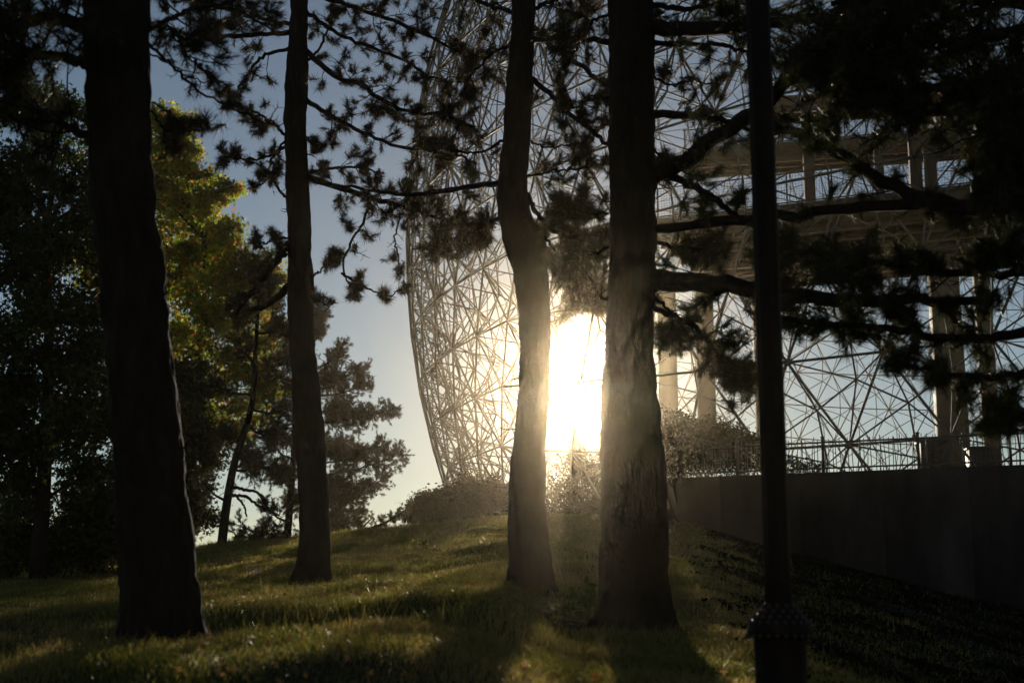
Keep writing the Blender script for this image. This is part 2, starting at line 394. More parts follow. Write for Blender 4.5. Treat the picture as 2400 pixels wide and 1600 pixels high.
cb = thing('utility_cabinet', at(2195, 1100, 41.5), 'brown metal cabinet behind the picket fence beside the broad column', 'cabinet')
def cab(u0, u1, v0, v1, Y, par):
    a = at(u0, v1, Y); b = at(u1, v0, Y); ac = Acc(); box(ac, (a[0], Y, a[2]), (b[0], Y+.8, b[2])); ac.build('cabinet_body', M['cabinet'], par)
    ac = Acc(); box(ac, (a[0]-.06, Y-.06, b[2]), (b[0]+.06, Y+.86, b[2]+.06)); ac.build('cabinet_lid', M['cabinet'], par)
    n = 4
    for k in range(n):
        ac = Acc(); z = a[2]+(b[2]-a[2])*(.5+.09*k); box(ac, (a[0]+.08, Y-.02, z), (b[0]-.08, Y+.002, z+.03)); ac.build('vent_slat', M['iron'], par)
cab(2172, 2222, 1034, 1130, 41.5, cb)
cb2 = thing('utility_cabinet', at(2310, 1100, 42.5), 'dark low cabinet behind the fence at the right edge', 'cabinet')
cab(2286, 2345, 1050, 1130, 42.5, cb2)

# ------------------------------------------------------------------ retaining wall and fence
WZ = 5.36
wa_, wb_ = at_z(1508, 1122, WZ), at_z(2400, 1088, WZ)
wd = (wb_-wa_)/np.linalg.norm(wb_-wa_); WLEN = np.linalg.norm(wb_-wa_)+3.0
WM = Matrix.Translation(Vector(wa_)) @ Matrix.Rotation(math.atan2(wd[1], wd[0]), 4, 'Z')
wall = thing('retaining_wall', (wa_[0], wa_[1], 2.0), 'dark weathered concrete retaining wall below the picket fence', 'wall')
npan = 6
for k in range(npan):
    ac = Acc(); x0 = WLEN*k/npan; x1 = WLEN*(k+1)/npan
    y0 = .0
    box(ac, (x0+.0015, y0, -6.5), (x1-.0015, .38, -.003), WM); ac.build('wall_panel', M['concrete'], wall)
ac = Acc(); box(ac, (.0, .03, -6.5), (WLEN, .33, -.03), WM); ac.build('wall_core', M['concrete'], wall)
fence = thing('picket_fence', wa_, 'iron fence of thin crooked pickets on top of the concrete wall', 'fence')
frng = np.random.default_rng(5)
pk = Acc(); tube(pk, [[0, 0, 0], [0, 0, .97], [0, 0, 1.0]], [.011, .011, .004], 5); pk_me = pk.mesh('picket'); pk_me.materials.append(M['iron'])
pk2 = pk_me.copy(); pk2.materials.clear(); pk2.materials.append(M['rust_iron'])
FH = .97; FY = .19
x = .06; k = 0
while x < WLEN-.05:
    tl = frng.normal(0, .035) + (.045 if k % 3 == 0 else -.02); h = FH*frng.uniform(.93, 1.03)
    p0 = np.array(WM @ Vector((x, FY+.02, -.003))); p1 = np.array(WM @ Vector((x+tl*h, FY+.02+frng.normal(0, .01), h)))
    bar_obj('picket', pk2 if frng.random() < .12 else pk_me, p0, p1, fence)
    x += frng.choice([.075, .09, .11, .125]); k += 1
def px_on_wall(u): return max(0.05, (u-1508)/(2400-1508)*np.linalg.norm(wb_-wa_))
for u in (1560, 1742, 1950, 2170, 2372):
    ac = Acc(); xx = px_on_wall(u); box(ac, (xx-.035, FY-.035, -.003), (xx+.035, FY+.035, FH*.98), WM); ac.build('fence_post', M['iron'], fence)
    ac = Acc(); box(ac, (xx-.05, FY-.05, FH*.98), (xx+.05, FY+.05, FH*.98+.03), WM); ac.build('post_cap', M['iron'], fence)
for z in (.10, .80):
    ac = Acc(); box(ac, (.02, FY-.03, z), (WLEN-.02, FY-.005, z+.045), WM); ac.build('fence_rail', M['iron'], fence)

# ------------------------------------------------------------------ pines
def trunk_mesh(rows, Y, ztop, seed, sides=96, amp=.021, root_flare=.35):
    """rows: (v, left u, right u) of the trunk's outline."""
    pts = []; rr = []
    for v, a, b in sorted(rows, key=lambda r: -r[0]):
        pts.append(at((a+b)/2, v, Y)); rr.append((b-a)/2*Y/F)
    pts = np.array(pts); rr = np.array(rr)
    lo = pts[0].copy(); lo[2] -= .9; pts = np.vstack([lo, pts]); rr = np.r_[rr[0]*(1+root_flare), rr]
    d = pts[-1]-pts[-4]; d /= d[2]; dz = ztop-pts[-1][2]
    for f in (.33, .66, 1.0):
        pts = np.vstack([pts, pts[-1]+d*dz/3*np.array([.5, .5, 1])]); rr = np.r_[rr, rr[-1]*.82]
    zz = np.arange(pts[0][2], pts[-1][2], .055)
    cx = np.interp(zz, pts[:, 2], pts[:, 0]); cyy = np.interp(zz, pts[:, 2], pts[:, 1]); r = np.interp(zz, pts[:, 2], rr)
    ker = np.ones(7)/7; sm = lambda q: np.convolve(np.pad(q, 3, 'edge'), ker, 'valid')
    cx, cyy, r = sm(cx), sm(cyy), sm(r)
    th = np.arange(sides)*2*np.pi/sides
    TH, ZZ = np.meshgrid(th, zz)
    per = max(7, int(round(r.mean()*2*np.pi/.10)))
    a = TH/(2*np.pi)*per
    n1 = vnoise(a + .8*vnoise(TH/(2*np.pi)*6, ZZ*2.2, 6, seed+9), ZZ*5.5, per, seed); n2 = vnoise(a*2, ZZ*13, per*2, seed+1); n3 = vnoise(TH/(2*np.pi)*5, ZZ*1.1, 5, seed+2)
    n4 = vnoise(a*1.0+2.0*vnoise(TH/(2*np.pi)*9, ZZ*3.1, 9, seed+6), ZZ*4.2+1.1*n3, per, seed+5)
    disp = amp*.7*(np.clip((n4-.42)*7, 0, 1)-.5) + amp*(np.minimum(n1*1.9, 1.0)-.55) + amp*.6*(n2-.5) + r[:, None]*.10*(n3-.5)
    R = r[:, None] + disp
    hb = np.clip(ZZ-(pts[1][2]-.12), 0, None); lob = vnoise(TH/(2*np.pi)*6, ZZ*0+.5, 6, seed+4)
    R = R + r[:, None]*(.10+.5*np.clip(lob-.35, 0, 1))*np.exp(-hb/.17)
    v = np.stack([cx[:, None]+R*np.cos(TH), cyy[:, None]+R*np.sin(TH), ZZ], -1).reshape(-1, 3)
    k = len(zz); i = np.arange(k-1)[:, None]*sides; j = np.arange(sides)[None]; jn = (j+1) % sides
    q = np.stack([i+j, i+jn, i+sides+jn, i+sides+j], -1).reshape(-1, 4)
    n0 = len(v); v = np.vstack([v, [[cx[-1], cyy[-1], zz[-1]]]]); e_ = (k-1)*sides
    jj = np.arange(sides); tr = np.stack([e_+jj, e_+(jj+1) % sides, np.full(sides, n0)], 1)
    ac = Acc(); ac.add(v, tr, q)
    axis = lambda z: np.array([np.interp(z, zz, cx), np.interp(z, zz, cyy), z])
    return ac, axis, (lambda z: np.interp(z, zz, r))

def needles(acc, tips, dirs, rng, n=84, ln=.16, wd=.007, along=.15, spread=.9):
    """A burst of long needles on each shoot tip."""
    tips = np.asarray(tips); dirs = nrm(np.asarray(dirs)); N = len(tips)
    if not N: return
    q = nrm(rng.normal(size=(N, n, 3)))
    d = nrm(dirs[:, None]*(rng.uniform(.25, .9, (N, n, 1)) + rng.uniform(-.2, .5, (N, 1, 1))) + q*spread)
    s = rng.random((N, n, 1)); base = tips[:, None] - dirs[:, None]*along*s
    l = ln*rng.uniform(.5, 1.1, (N, n, 1))*rng.uniform(.45, 1.2, (N, 1, 1))
    side = nrm(np.cross(d, rng.normal(size=(N, n, 3))))*wd/2
    tip = base + d*l; tip[..., 2] -= l[..., 0]*.06
    v = np.stack([base-side, base+side, tip], 2).reshape(-1, 3)
    acc.add(v, np.arange(len(v)).reshape(-1, 3))

def twigs(tacc, path, rng, n, L, t0=.15, up=.12, sub=(2, 4), bare=.12, droop=0., flat=.75, r=.008, tip_every=True):
    """Side shoots on a limb; returns shoot tips and directions that carry needles."""
    tg = nrm(np.gradient(path, axis=0)); tips = []; dirs = []
    for k in range(n):
        t = t0 + (1-t0)*rng.random()**.85; i = min(int(t*(len(path)-1)), len(path)-2); f = t*(len(path)-1)-i
        p = path[i]*(1-f)+path[i+1]*f; g = tg[i]
        w_ = rng.normal(size=3); w_[2] *= flat; w_ -= g*(w_@g); w_ /= np.linalg.norm(w_)+1e-9
        d = nrm(g*rng.uniform(.2, .9)+w_*rng.uniform(.6, 1.1)+np.array([0, 0, up-droop]))
        ll = L*rng.uniform(.45, 1.2)*(1-.35*t); m = 7; pts = [p]; dd = d.copy()
        for s in range(m-1):
            dd = nrm(dd + rng.normal(size=3)*.22 + np.array([0, 0, (.10 if s > m/2 else -.05-droop*.2)])); pts.append(pts[-1]+dd*ll/(m-1))
        pts = np.array(pts); rr = r*min(1.6, .6+ll)
        tube(tacc, pts, np.linspace(rr, rr*.45, m), 4, False)
        dead = rng.random() < bare
        if not dead:
            tips.append(pts[-1]); dirs.append(dd)
            for h in range(m-2, 2, -1):
                if rng.random() < .55: tips.append(pts[h]+rng.normal(size=3)*.015); dirs.append(nrm(pts[h]-pts[h-1]+rng.normal(size=3)*.5))
        for _ in range(rng.integers(sub[0], sub[1]+1)):
            h = rng.integers(2, m-1); d2 = nrm(nrm(pts[h+1]-pts[h]) + nrm(rng.normal(size=3))*.9 + np.array([0, 0, .15]))
            l2 = ll*rng.uniform(.25, .55); q = [pts[h]]
            for s in range(3):
                d2 = nrm(d2+rng.normal(size=3)*.2+np.array([0, 0, .06])); q.append(q[-1]+d2*l2/3)
            tube(tacc, np.array(q), np.linspace(rr*.6, rr*.35, 4), 3, False)
            if not dead: tips.append(q[-1]); dirs.append(d2)
    return tips, dirs

def limb(tree, pts, Y0, Y1, w0, w1, seed, n=14, L=.7, mat='needle', ndl=84, ln=.16, **kw):
    """A limb that passes through photograph points from depth Y0 to Y1; w0, w1 are its widths there in photo pixels."""
    rng = np.random.default_rng(seed)
    Ys = np.linspace(Y0, Y1, len(pts))
    path = smooth_path([at(u, v, y) for (u, v), y in zip(pts, Ys)], 26)
    path[1:-1] += rng.normal(size=(24, 3))*.012
    ta = Acc(); k = np.linspace(0, 1, 26)
    tube(ta, path, (w0*(1-k)+w1*k)/2*(Y0*(1-k)+Y1*k)/F*(1+.12*rng.normal(size=26)*.5), 7)
    tips, dirs = twigs(ta, path, rng, n, L, **kw)
    if n and w1 < 10 and kw.get('bare', 0) < .9: tips.append(path[-1]); dirs.append(path[-1]-path[-2])
    o = ta.build('branch', M['bark'], tree, True)
    if tips:
        na = Acc(); needles(na, tips, dirs, rng, ndl, ln, wd=.0066*max(1, Y0/19)); na.build('needle_tufts', M[mat], o)
    return o

def high_crown(tree, axis, z0, z1, rng, n=16, L=(2.2, 3.8)):
    """The crown above the picture, as limbs all round the stem."""
    ta = Acc(); na = Acc(); tips = []; dirs = []
    for k in range(n):
        z = z0+(z1-z0)*(k+.5)/n; a = k*2.4+rng.uniform(-.3, .3); ll = rng.uniform(*L)*(1.05-.5*(k/n))
        d = np.array([math.cos(a), math.sin(a), rng.uniform(-.05, .3)])
        path = smooth_path([axis(z), axis(z)+d*ll*.5+[0, 0, -.1], axis(z)+d*ll+[0, 0, .1]], 12)
        tube(ta, path, np.linspace(.055, .012, 12), 5)
        tp, dr = twigs(ta, path, rng, 16, .9, t0=.2); tips += tp; dirs += dr
    o = ta.build('crown', M['bark'], tree, True)
    needles(na, tips, dirs, rng, 30, .15, .012); na.build('needle_tufts', M['needle'], o)

TR = {}
def pine(key, rows, Y, ztop, seed, label, **kw):
    base = at((rows[-1][1]+rows[-1][2])/2, rows[-1][0], Y)
    t = thing('pine_tree', (base[0], base[1], ground(base[0], base[1])), label, 'tree', 'tall pines standing on the grassy slope')
    ac, ax, rf = trunk_mesh(rows, Y, ztop, seed, **kw)
    ac.build('trunk', M['bark'], t, True); TR[key] = (t, ax, rf, Y); return t

pine('L1', [(0, 195, 352), (200, 200, 352), (450, 212, 357), (560, 225, 370), (650, 232, 384), (850, 250, 403), (1000, 262, 420), (1200, 272, 442), (1350, 282, 455), (1470, 284, 466), (1540, 272, 482)],
     11.5, 15, 11, 'thick leaning pine in deep shade at the left, its right edge rim lit', amp=.026, sides=128)
pine('L2', [(0, 678, 722), (100, 678, 722), (140, 672, 722), (240, 664, 720), (290, 664, 718), (330, 669, 720), (430, 670, 722), (540, 673, 728), (640, 675, 732), (660, 675, 736), (720, 676, 734), (805, 678, 736), (930, 686, 750), (1060, 694, 765), (1150, 700, 768), (1250, 703, 771), (1300, 698, 772), (1345, 690, 774)],
     23, 18, 22, 'slender pine left of the sphere with many drooping side branches')
pine('T2', [(0, 1199, 1256), (60, 1197, 1254), (150, 1190, 1250), (200, 1184, 1248), (260, 1181, 1245), (320, 1181, 1243), (360, 1176, 1238), (400, 1168, 1236), (450, 1164, 1235), (490, 1167, 1242), (530, 1172, 1254), (565, 1180, 1280), (600, 1190, 1282), (650, 1205, 1283), (700, 1212, 1287), (800, 1218, 1289), (900, 1218, 1290), (1000, 1208, 1284), (1060, 1200, 1280), (1100, 1195, 1279), (1200, 1193, 1278), (1270, 1194, 1285), (1330, 1194, 1294), (1390, 1185, 1302)],
     19.5, 17, 33, 'crooked pine with an S-shaped bend just left of the sun')
pine('T3', [(0, 1424, 1530), (150, 1425, 1533), (300, 1426, 1535), (500, 1427, 1537), (600, 1427, 1537), (700, 1422, 1532), (800, 1418, 1532), (900, 1413, 1537), (1000, 1410, 1545), (1100, 1409, 1556), (1200, 1410, 1562), (1300, 1410, 1564), (1400, 1411, 1568), (1455, 1400, 1578)],
     16, 16, 44, 'straight stout pine just right of the sun with heavy limbs', amp=.026, sides=128)
pine('R', [(0, 2470, 2600), (400, 2475, 2610), (800, 2480, 2620), (1200, 2485, 2632), (1700, 2480, 2650)],
     12.5, 15, 55, 'dense dark pine at the right edge spreading branches leftward')

t = TR['L2'][0]
RB = dict(mat='needle_dry')
# left side of the slender pine
limb(t, [(690, 78), (600, 82), (500, 86), (420, 74), (372, 50)], 23, 22.4, 14, 8, 101, 16, .8, **RB)
limb(t, [(690, 60), (560, 30), (430, -10)], 23, 24, 12, 6, 102, 22, .9, **RB)
limb(t, [(690, 110), (620, 130), (570, 190), (545, 230)], 23, 22, 10, 5, 103, 9, .6, **RB)
limb(t, [(680, 330), (640, 290), (600, 262), (560, 252)], 23, 23.6, 9, 4, 104, 9, .5, **RB)
limb(t, [(672, 345), (610, 372), (560, 372), (528, 368)], 23, 22.5, 8, 4, 105, 10, .4, **RB)
limb(t, [(676, 318), (640, 370), (618, 430), (596, 440)], 23, 22.2, 7, 4, 106, 7, .4, **RB)
limb(t, [(680, 470), (650, 440), (640, 400)], 23, 22.3, 8, 5, 107, 7, .45, **RB)
limb(t, [(678, 572), (640, 620), (595, 680), (555, 735)], 23, 22, 24, 10, 108, 10, .5, **RB)
limb(t, [(682, 665), (640, 705), (590, 730), (545, 742)], 23, 24.5, 20, 10, 109, 10, .5, **RB)
limb(t, [(676, 560), (645, 558), (618, 572), (598, 566)], 23, 22.6, 6, 4, 110, 6, .35, **RB)
# right side
limb(t, [(712, -30), (760, -6), (800, 7), (869, 31), (938, 55), (1013, 90), (1075, 122), (1118, 160)], 23, 21.5, 13, 6, 111, 26, .65, **RB)
limb(t, [(715, 26), (755, 55), (800, 84), (886, 117), (955, 145), (1007, 179), (1045, 196)], 23, 22, 12, 5, 112, 24, .6, **RB)
limb(t, [(715, 118), (760, 160), (800, 186), (845, 196), (903, 238), (972, 265), (1030, 268), (1110, 300)], 23, 21, 15, 7, 113, 44, .6, **RB)
limb(t, [(715, 232), (760, 262), (800, 284), (862, 317), (938, 344), (1041, 358), (1115, 382)], 23, 21.8, 13, 5, 114, 30, .6, **RB)
limb(t, [(718, 415), (800, 440), (870, 465), (970, 490), (1045, 518)], 23, 21, 18, 8, 115, 34, .65, **RB)
limb(t, [(720, 405), (770, 395), (830, 392), (900, 405)], 23, 24, 9, 4, 116, 14, .5, **RB)
limb(t, [(866, 466), (845, 535), (818, 575), (806, 640), (835, 690)], 22.2, 21.8, 8, 4, 117, 16, .42, **RB)
limb(t, [(800, 640), (852, 671), (903, 693), (948, 676)], 21.8, 21.4, 6, 3, 118, 9, .3, **RB)
limb(t, [(722, 650), (745, 640), (770, 615), (790, 605)], 23, 22.4, 6, 3, 119, 6, .3, **RB)
limb(t, [(722, 690), (740, 700), (765, 712)], 23, 22.2, 6, 3, 120, 5, .3, **RB)
limb(t, [(716, 320), (740, 345), (765, 340)], 23, 22.2, 6, 3, 121, 5, .3, **RB)
limb(t, [(940, 500), (925, 560), (935, 600), (930, 650)], 21.3, 21, 5, 3, 122, 9, .25, bare=.7, **RB)
limb(t, [(715, 150), (750, 110), (770, 60), (780, 10)], 23, 24, 8, 4, 123, 12, .5, **RB)
limb(t, [(1010, 505), (1060, 520), (1100, 545), (1130, 560)], 21.1, 20.6, 6, 4, 124, 22, .45, **RB)
t = TR['L1'][0]
limb(t, [(345, 100), (400, 150), (454, 207), (534, 251), (654, 295)], 11.5, 12.6, 9, 4, 131, 5, .35, bare=.6, **RB)
limb(t, [(345, 118), (420, 165), (455, 188), (500, 197)], 11.5, 11.6, 6, 3, 132, 4, .2, bare=1, **RB)
limb(t, [(350, 235), (400, 270), (440, 293), (465, 296), (486, 288)], 11.5, 11.4, 5, 3, 133, 2, .12, bare=1, **RB)
limb(t, [(340, 75), (430, 30), (520, 10), (600, -20)], 11.5, 13.6, 14, 7, 134, 22, .8, **RB)
limb(t, [(345, 60), (400, 80), (440, 130), (470, 160)], 11.5, 12.4, 8, 4, 135, 9, .5, **RB)
limb(t, [(350, 260), (400, 310), (450, 310), (505, 300)], 11.5, 12.1, 6, 3, 136, 8, .3, **RB)
limb(t, [(215, 60), (120, 45), (20, 60), (-80, 40)], 11.5, 10.6, 40, 20, 137, 30, .8)
limb(t, [(215, 150), (120, 130), (20, 140), (-80, 130)], 11.5, 10.6, 30, 14, 138, 30, .8)
limb(t, [(215, -60), (100, -60), (0, -30), (-90, 0)], 11.5, 12.1, 30, 14, 139, 34, .9)
limb(t, [(225, 330), (150, 290), (60, 250), (-60, 240)], 11.5, 12.6, 26, 12, 140, 26, .8)
t = TR['T2'][0]
limb(t, [(1172, 428), (1075, 443), (972, 456), (903, 451), (800, 434), (735, 428)], 19.5, 22.3, 15, 5, 151, 12, .5, **RB)
limb(t, [(1240, 52), (1282, 98), (1351, 148), (1420, 200), (1480, 250)], 19.5, 18.6, 15, 11, 152, 10, .6, **RB)
limb(t, [(1238, 180), (1299, 227), (1368, 293), (1420, 333), (1480, 400)], 19.5, 18.8, 14, 10, 153, 10, .6, **RB)
limb(t, [(1232, 413), (1280, 404), (1330, 398), (1400, 388)], 19.5, 20.2, 7, 4, 154, 14, .45, **RB)
limb(t, [(1236, 455), (1262, 505), (1300, 540), (1370, 560), (1440, 575)], 19.5, 18.7, 14, 8, 155, 44, .5, **RB)
limb(t, [(1275, 550), (1310, 600), (1350, 640), (1400, 690)], 19.5, 18.8, 8, 5, 156, 40, .45, **RB)
limb(t, [(1200, 30), (1140, 10), (1060, -20), (980, -30)], 19.5, 21, 14, 7, 157, 24, .7, **RB)
limb(t, [(1195, 100), (1150, 130), (1110, 170), (1080, 230)], 19.5, 20.5, 9, 5, 158, 20, .5, **RB)
limb(t, [(1178, 330), (1140, 350), (1100, 360), (1050, 345)], 19.5, 20.3, 8, 4, 159, 14, .45, **RB)
limb(t, [(1250, 20), (1310, -5), (1390, -30)], 19.5, 20, 12, 8, 160, 20, .7, **RB)
limb(t, [(1236, 330), (1280, 345), (1330, 340), (1390, 345)], 19.5, 20.3, 6, 3, 161, 12, .4, **RB)
limb(t, [(1175, 510), (1130, 530), (1080, 560), (1020, 580)], 19.5, 20.4, 9, 5, 162, 44, .5, **RB)
t = TR['T3'][0]
limb(t, [(1480, 100), (1400, 96), (1320, 93), (1238, 92)], 16, 18.4, 16, 13, 171, 10, .5)
limb(t, [(1520, 66), (1640, 68), (1745, 66), (1860, 48), (1980, 45), (2100, 60)], 16, 13.6, 42, 18, 172, 46, .9)
limb(t, [(1525, 102), (1620, 104), (1690, 108), (1790, 128)], 16, 15.3, 16, 8, 173, 10, .45)
limb(t, [(1525, 266), (1600, 270), (1660, 276), (1740, 296), (1800, 330)], 16, 15.1, 24, 10, 174, 8, .5)
limb(t, [(1525, 415), (1590, 385), (1650, 340), (1720, 295), (1790, 245), (1850, 180), (1920, 90)], 16, 13.9, 44, 34, 175, 22, .8)
limb(t, [(1545, 395), (1600, 425), (1669, 463), (1714, 497), (1790, 540)], 16, 14.9, 22, 13, 176, 14, .5)
limb(t, [(1530, 537), (1640, 526), (1755, 515), (1890, 502), (2040, 484), (2160, 484), (2350, 500), (2500, 520)], 16, 12.1, 24, 30, 177, 12, .5)
limb(t, [(1525, 655), (1620, 662), (1735, 672), (1830, 690), (1990, 704), (2140, 704), (2300, 704)], 16, 12.6, 52, 22, 178, 34, .55)
limb(t, [(1525, 560), (1560, 575), (1620, 585), (1690, 600)], 16, 16.7, 12, 6, 179, 20, .45)
limb(t, [(1530, 720), (1590, 745), (1650, 790), (1700, 850), (1740, 900)], 16, 15.1, 16, 6, 180, 40, .5)
limb(t, [(1530, 690), (1570, 730), (1600, 775), (1570, 800)], 16, 16.6, 9, 5, 181, 20, .4)
limb(t, [(1425, 580), (1385, 600), (1350, 620), (1320, 640)], 16, 16.7, 10, 5, 182, 36, .45)
limb(t, [(1425, 700), (1395, 690), (1360, 700), (1330, 745)], 16, 16.9, 8, 4, 183, 26, .4, **RB)
limb(t, [(1425, 500), (1385, 500), (1345, 490), (1310, 500)], 16, 17.1, 8, 4, 184, 26, .4, **RB)
limb(t, [(1525, 180), (1570, 200), (1620, 190), (1680, 200)], 16, 16.9, 8, 4, 185, 8, .4, **RB)
limb(t, [(1525, 340), (1550, 370), (1560, 420)], 16, 16.9, 8, 4, 186, 8, .35, **RB)
limb(t, [(1525, 10), (1600, 20), (1680, 10), (1760, 10)], 16, 16.6, 16, 8, 187, 24, .8)
limb(t, [(1430, 30), (1380, 60), (1330, 150)], 16, 16.9, 9, 5, 188, 14, .55, **RB)
limb(t, [(1430, 230), (1390, 230), (1350, 250), (1310, 270)], 16, 17.1, 7, 4, 189, 14, .45, **RB)
t = TR['R'][0]
limb(t, [(2480, 500), (2300, 485), (2150, 462), (2060, 415), (1960, 355), (1860, 312), (1790, 295)], 12.5, 15.5, 44, 20, 201, 14, .6)
limb(t, [(2470, 60), (2300, 90), (2100, 120), (1960, 130), (1850, 120)], 12.5, 11.5, 36, 12, 202, 60, .8, ln=.15)
limb(t, [(2470, 150), (2300, 190), (2150, 210), (2000, 220), (1880, 235)], 12.5, 12, 36, 12, 203, 60, .8, ln=.15)
limb(t, [(2470, 10), (2300, 0), (2150, -10), (1950, 10)], 12.5, 12.5, 36, 14, 204, 60, .9, ln=.15)
limb(t, [(2480, 230), (2350, 250), (2250, 262), (2120, 262), (2030, 255)], 12.5, 12, 30, 10, 205, 34, .6, ln=.15)
limb(t, [(2480, 380), (2400, 390), (2360, 400), (2310, 395)], 12.5, 12, 24, 10, 206, 34, .5, ln=.15)
limb(t, [(2480, 640), (2340, 640), (2200, 640), (2050, 615), (1930, 630)], 12.5, 12, 26, 10, 207, 46, .45, ln=.15)
limb(t, [(2480, 760), (2340, 790), (2200, 790), (2080, 770), (1950, 760), (1830, 745)], 12.5, 13.2, 28, 13, 208, 40, .45, ln=.15)
limb(t, [(2480, 850), (2350, 880), (2260, 880), (2160, 862), (2090, 850)], 12.5, 12, 22, 8, 209, 30, .4, ln=.15)
limb(t, [(2480, 940), (2420, 960), (2360, 985), (2320, 980)], 12.5, 12, 14, 6, 210, 26, .4, ln=.15)
limb(t, [(2480, 550), (2420, 570), (2370, 590), (2300, 600)], 12.5, 11.5, 20, 8, 211, 24, .45, ln=.15)
limb(t, [(1800, 548), (1850, 575), (1870, 592), (1915, 616)], 14.8, 14.2, 18, 9, 212, 14, .35)
limb(t, [(2470, 100), (2380, 160), (2320, 240), (2300, 330)], 12.5, 11.5, 30, 10, 213, 44, .7, ln=.15)
limb(t, [(2480, 450), (2420, 430), (2380, 400), (2340, 360)], 12.5, 11.8, 20, 8, 214, 40, .6, ln=.15)
limb(t, [(2470, -20), (2200, 60), (2050, 170), (1960, 250)], 12.5, 13.2, 24, 8, 215, 60, .8, ln=.15)
srng = np.random.default_rng(91)
for key, n_, vs in (('L1', 6, (150, 1300)), ('L2', 9, (200, 1200)), ('T2', 7, (150, 1150)), ('T3', 6, (200, 1150))):
    t, ax, rf, Yt = TR[key]
    for q in range(n_):
        v = srng.uniform(*vs); z = at(1200, v, Yt)[2]; c = ax(z); r_ = float(rf(z)); a = srng.choice([0, math.pi])+srng.normal()*.6
        d = np.array([math.cos(a), -abs(math.sin(a))*.6, srng.uniform(-.3, .4)]); ll = srng.uniform(.06, .34)
        ta = Acc(); p0 = c+d*[1, 1, 0]*r_*.8; p = smooth_path([p0, p0+d*(r_*.2+ll*.5), p0+d*(r_*.2+ll)+[0, 0, srng.normal()*.05]], 8)
        tube(ta, p, np.linspace(srng.uniform(.008, .022), .004, 8), 6); ta.build('dead_stub', M['bark'], t, True)
for key, z0 in (('L1', 9.2), ('L2', 12.2), ('T2', 10.8), ('T3', 9.8), ('R', 8)):
    t, ax, rf, Yt = TR[key]; high_crown(t, ax, z0, z0+6.5, np.random.default_rng(int(z0*100)))

for k, (gx_, gy_) in enumerate([(-8.5, -1.5), (-4, -6.5), (1.5, -5.5), (6.5, -4), (9.5, 3.5), (-11, 7), (13, 12)]):  # unseen pines behind and beside the camera, added to shade the scene
    rg = np.random.default_rng(500+k); zg = float(ground(gx_, gy_))
    t = thing('pine_tree', (gx_, gy_, zg), 'unseen pine added around the viewpoint to shade the scene', 'tree', 'unseen pines added to shade the scene')
    ax = lambda z, a=gx_, b=gy_: np.array([a, b, z])
    ta = Acc(); zz = np.linspace(zg-.4, 14, 24); tube(ta, np.stack([gx_+.1*np.sin(zz*.6+k), np.full(24, gy_), zz], 1), np.linspace(.32, .1, 24), 20); ta.build('trunk', M['bark'], t, True)
    high_crown(t, ax, 3.0, 14.0, rg, 22, (2.6, 4.6))

# ------------------------------------------------------------------ leafy trees and bushes behind
def leaves(acc, c, rng, size, lobes=3, up=.3):
    """Small lobed leaves, one island each."""
    n = len(c); nz = nrm(rng.normal(size=(n, 3)) + np.array([0, 0, up])); a = nrm(np.cross(nz, rng.normal(size=(n, 3)))); b_ = np.cross(nz, a)
    s = (size*rng.uniform(.6, 1.15, n))[:, None]
    if lobes == 3:
        tmpl = np.array([[0, -.5, 0], [.18, -.12, .02], [.55, .05, -.06], [.16, .12, .02], [0, .62, -.08], [-.16, .12, .02], [-.55, .05, -.06], [-.18, -.12, .02]])
        tri = np.array([[0, 1, 7], [1, 2, 3], [7, 5, 6], [1, 3, 7], [7, 3, 5], [3, 4, 5]])
    else:
        tmpl = np.array([[0, -.5, 0], [.24, 0, .05], [0, .55, -.05], [-.24, 0, .05]]); tri = np.array([[0, 1, 2], [0, 2, 3]])
    v = c[:, None] + s[:, None]*(tmpl[None, :, 0:1]*a[:, None]+tmpl[None, :, 1:2]*b_[:, None]+tmpl[None, :, 2:3]*nz[:, None])
    k = len(tmpl); acc.add(v.reshape(-1, 3), (np.arange(n)[:, None, None]*k+tri[None]).reshape(-1, 3))

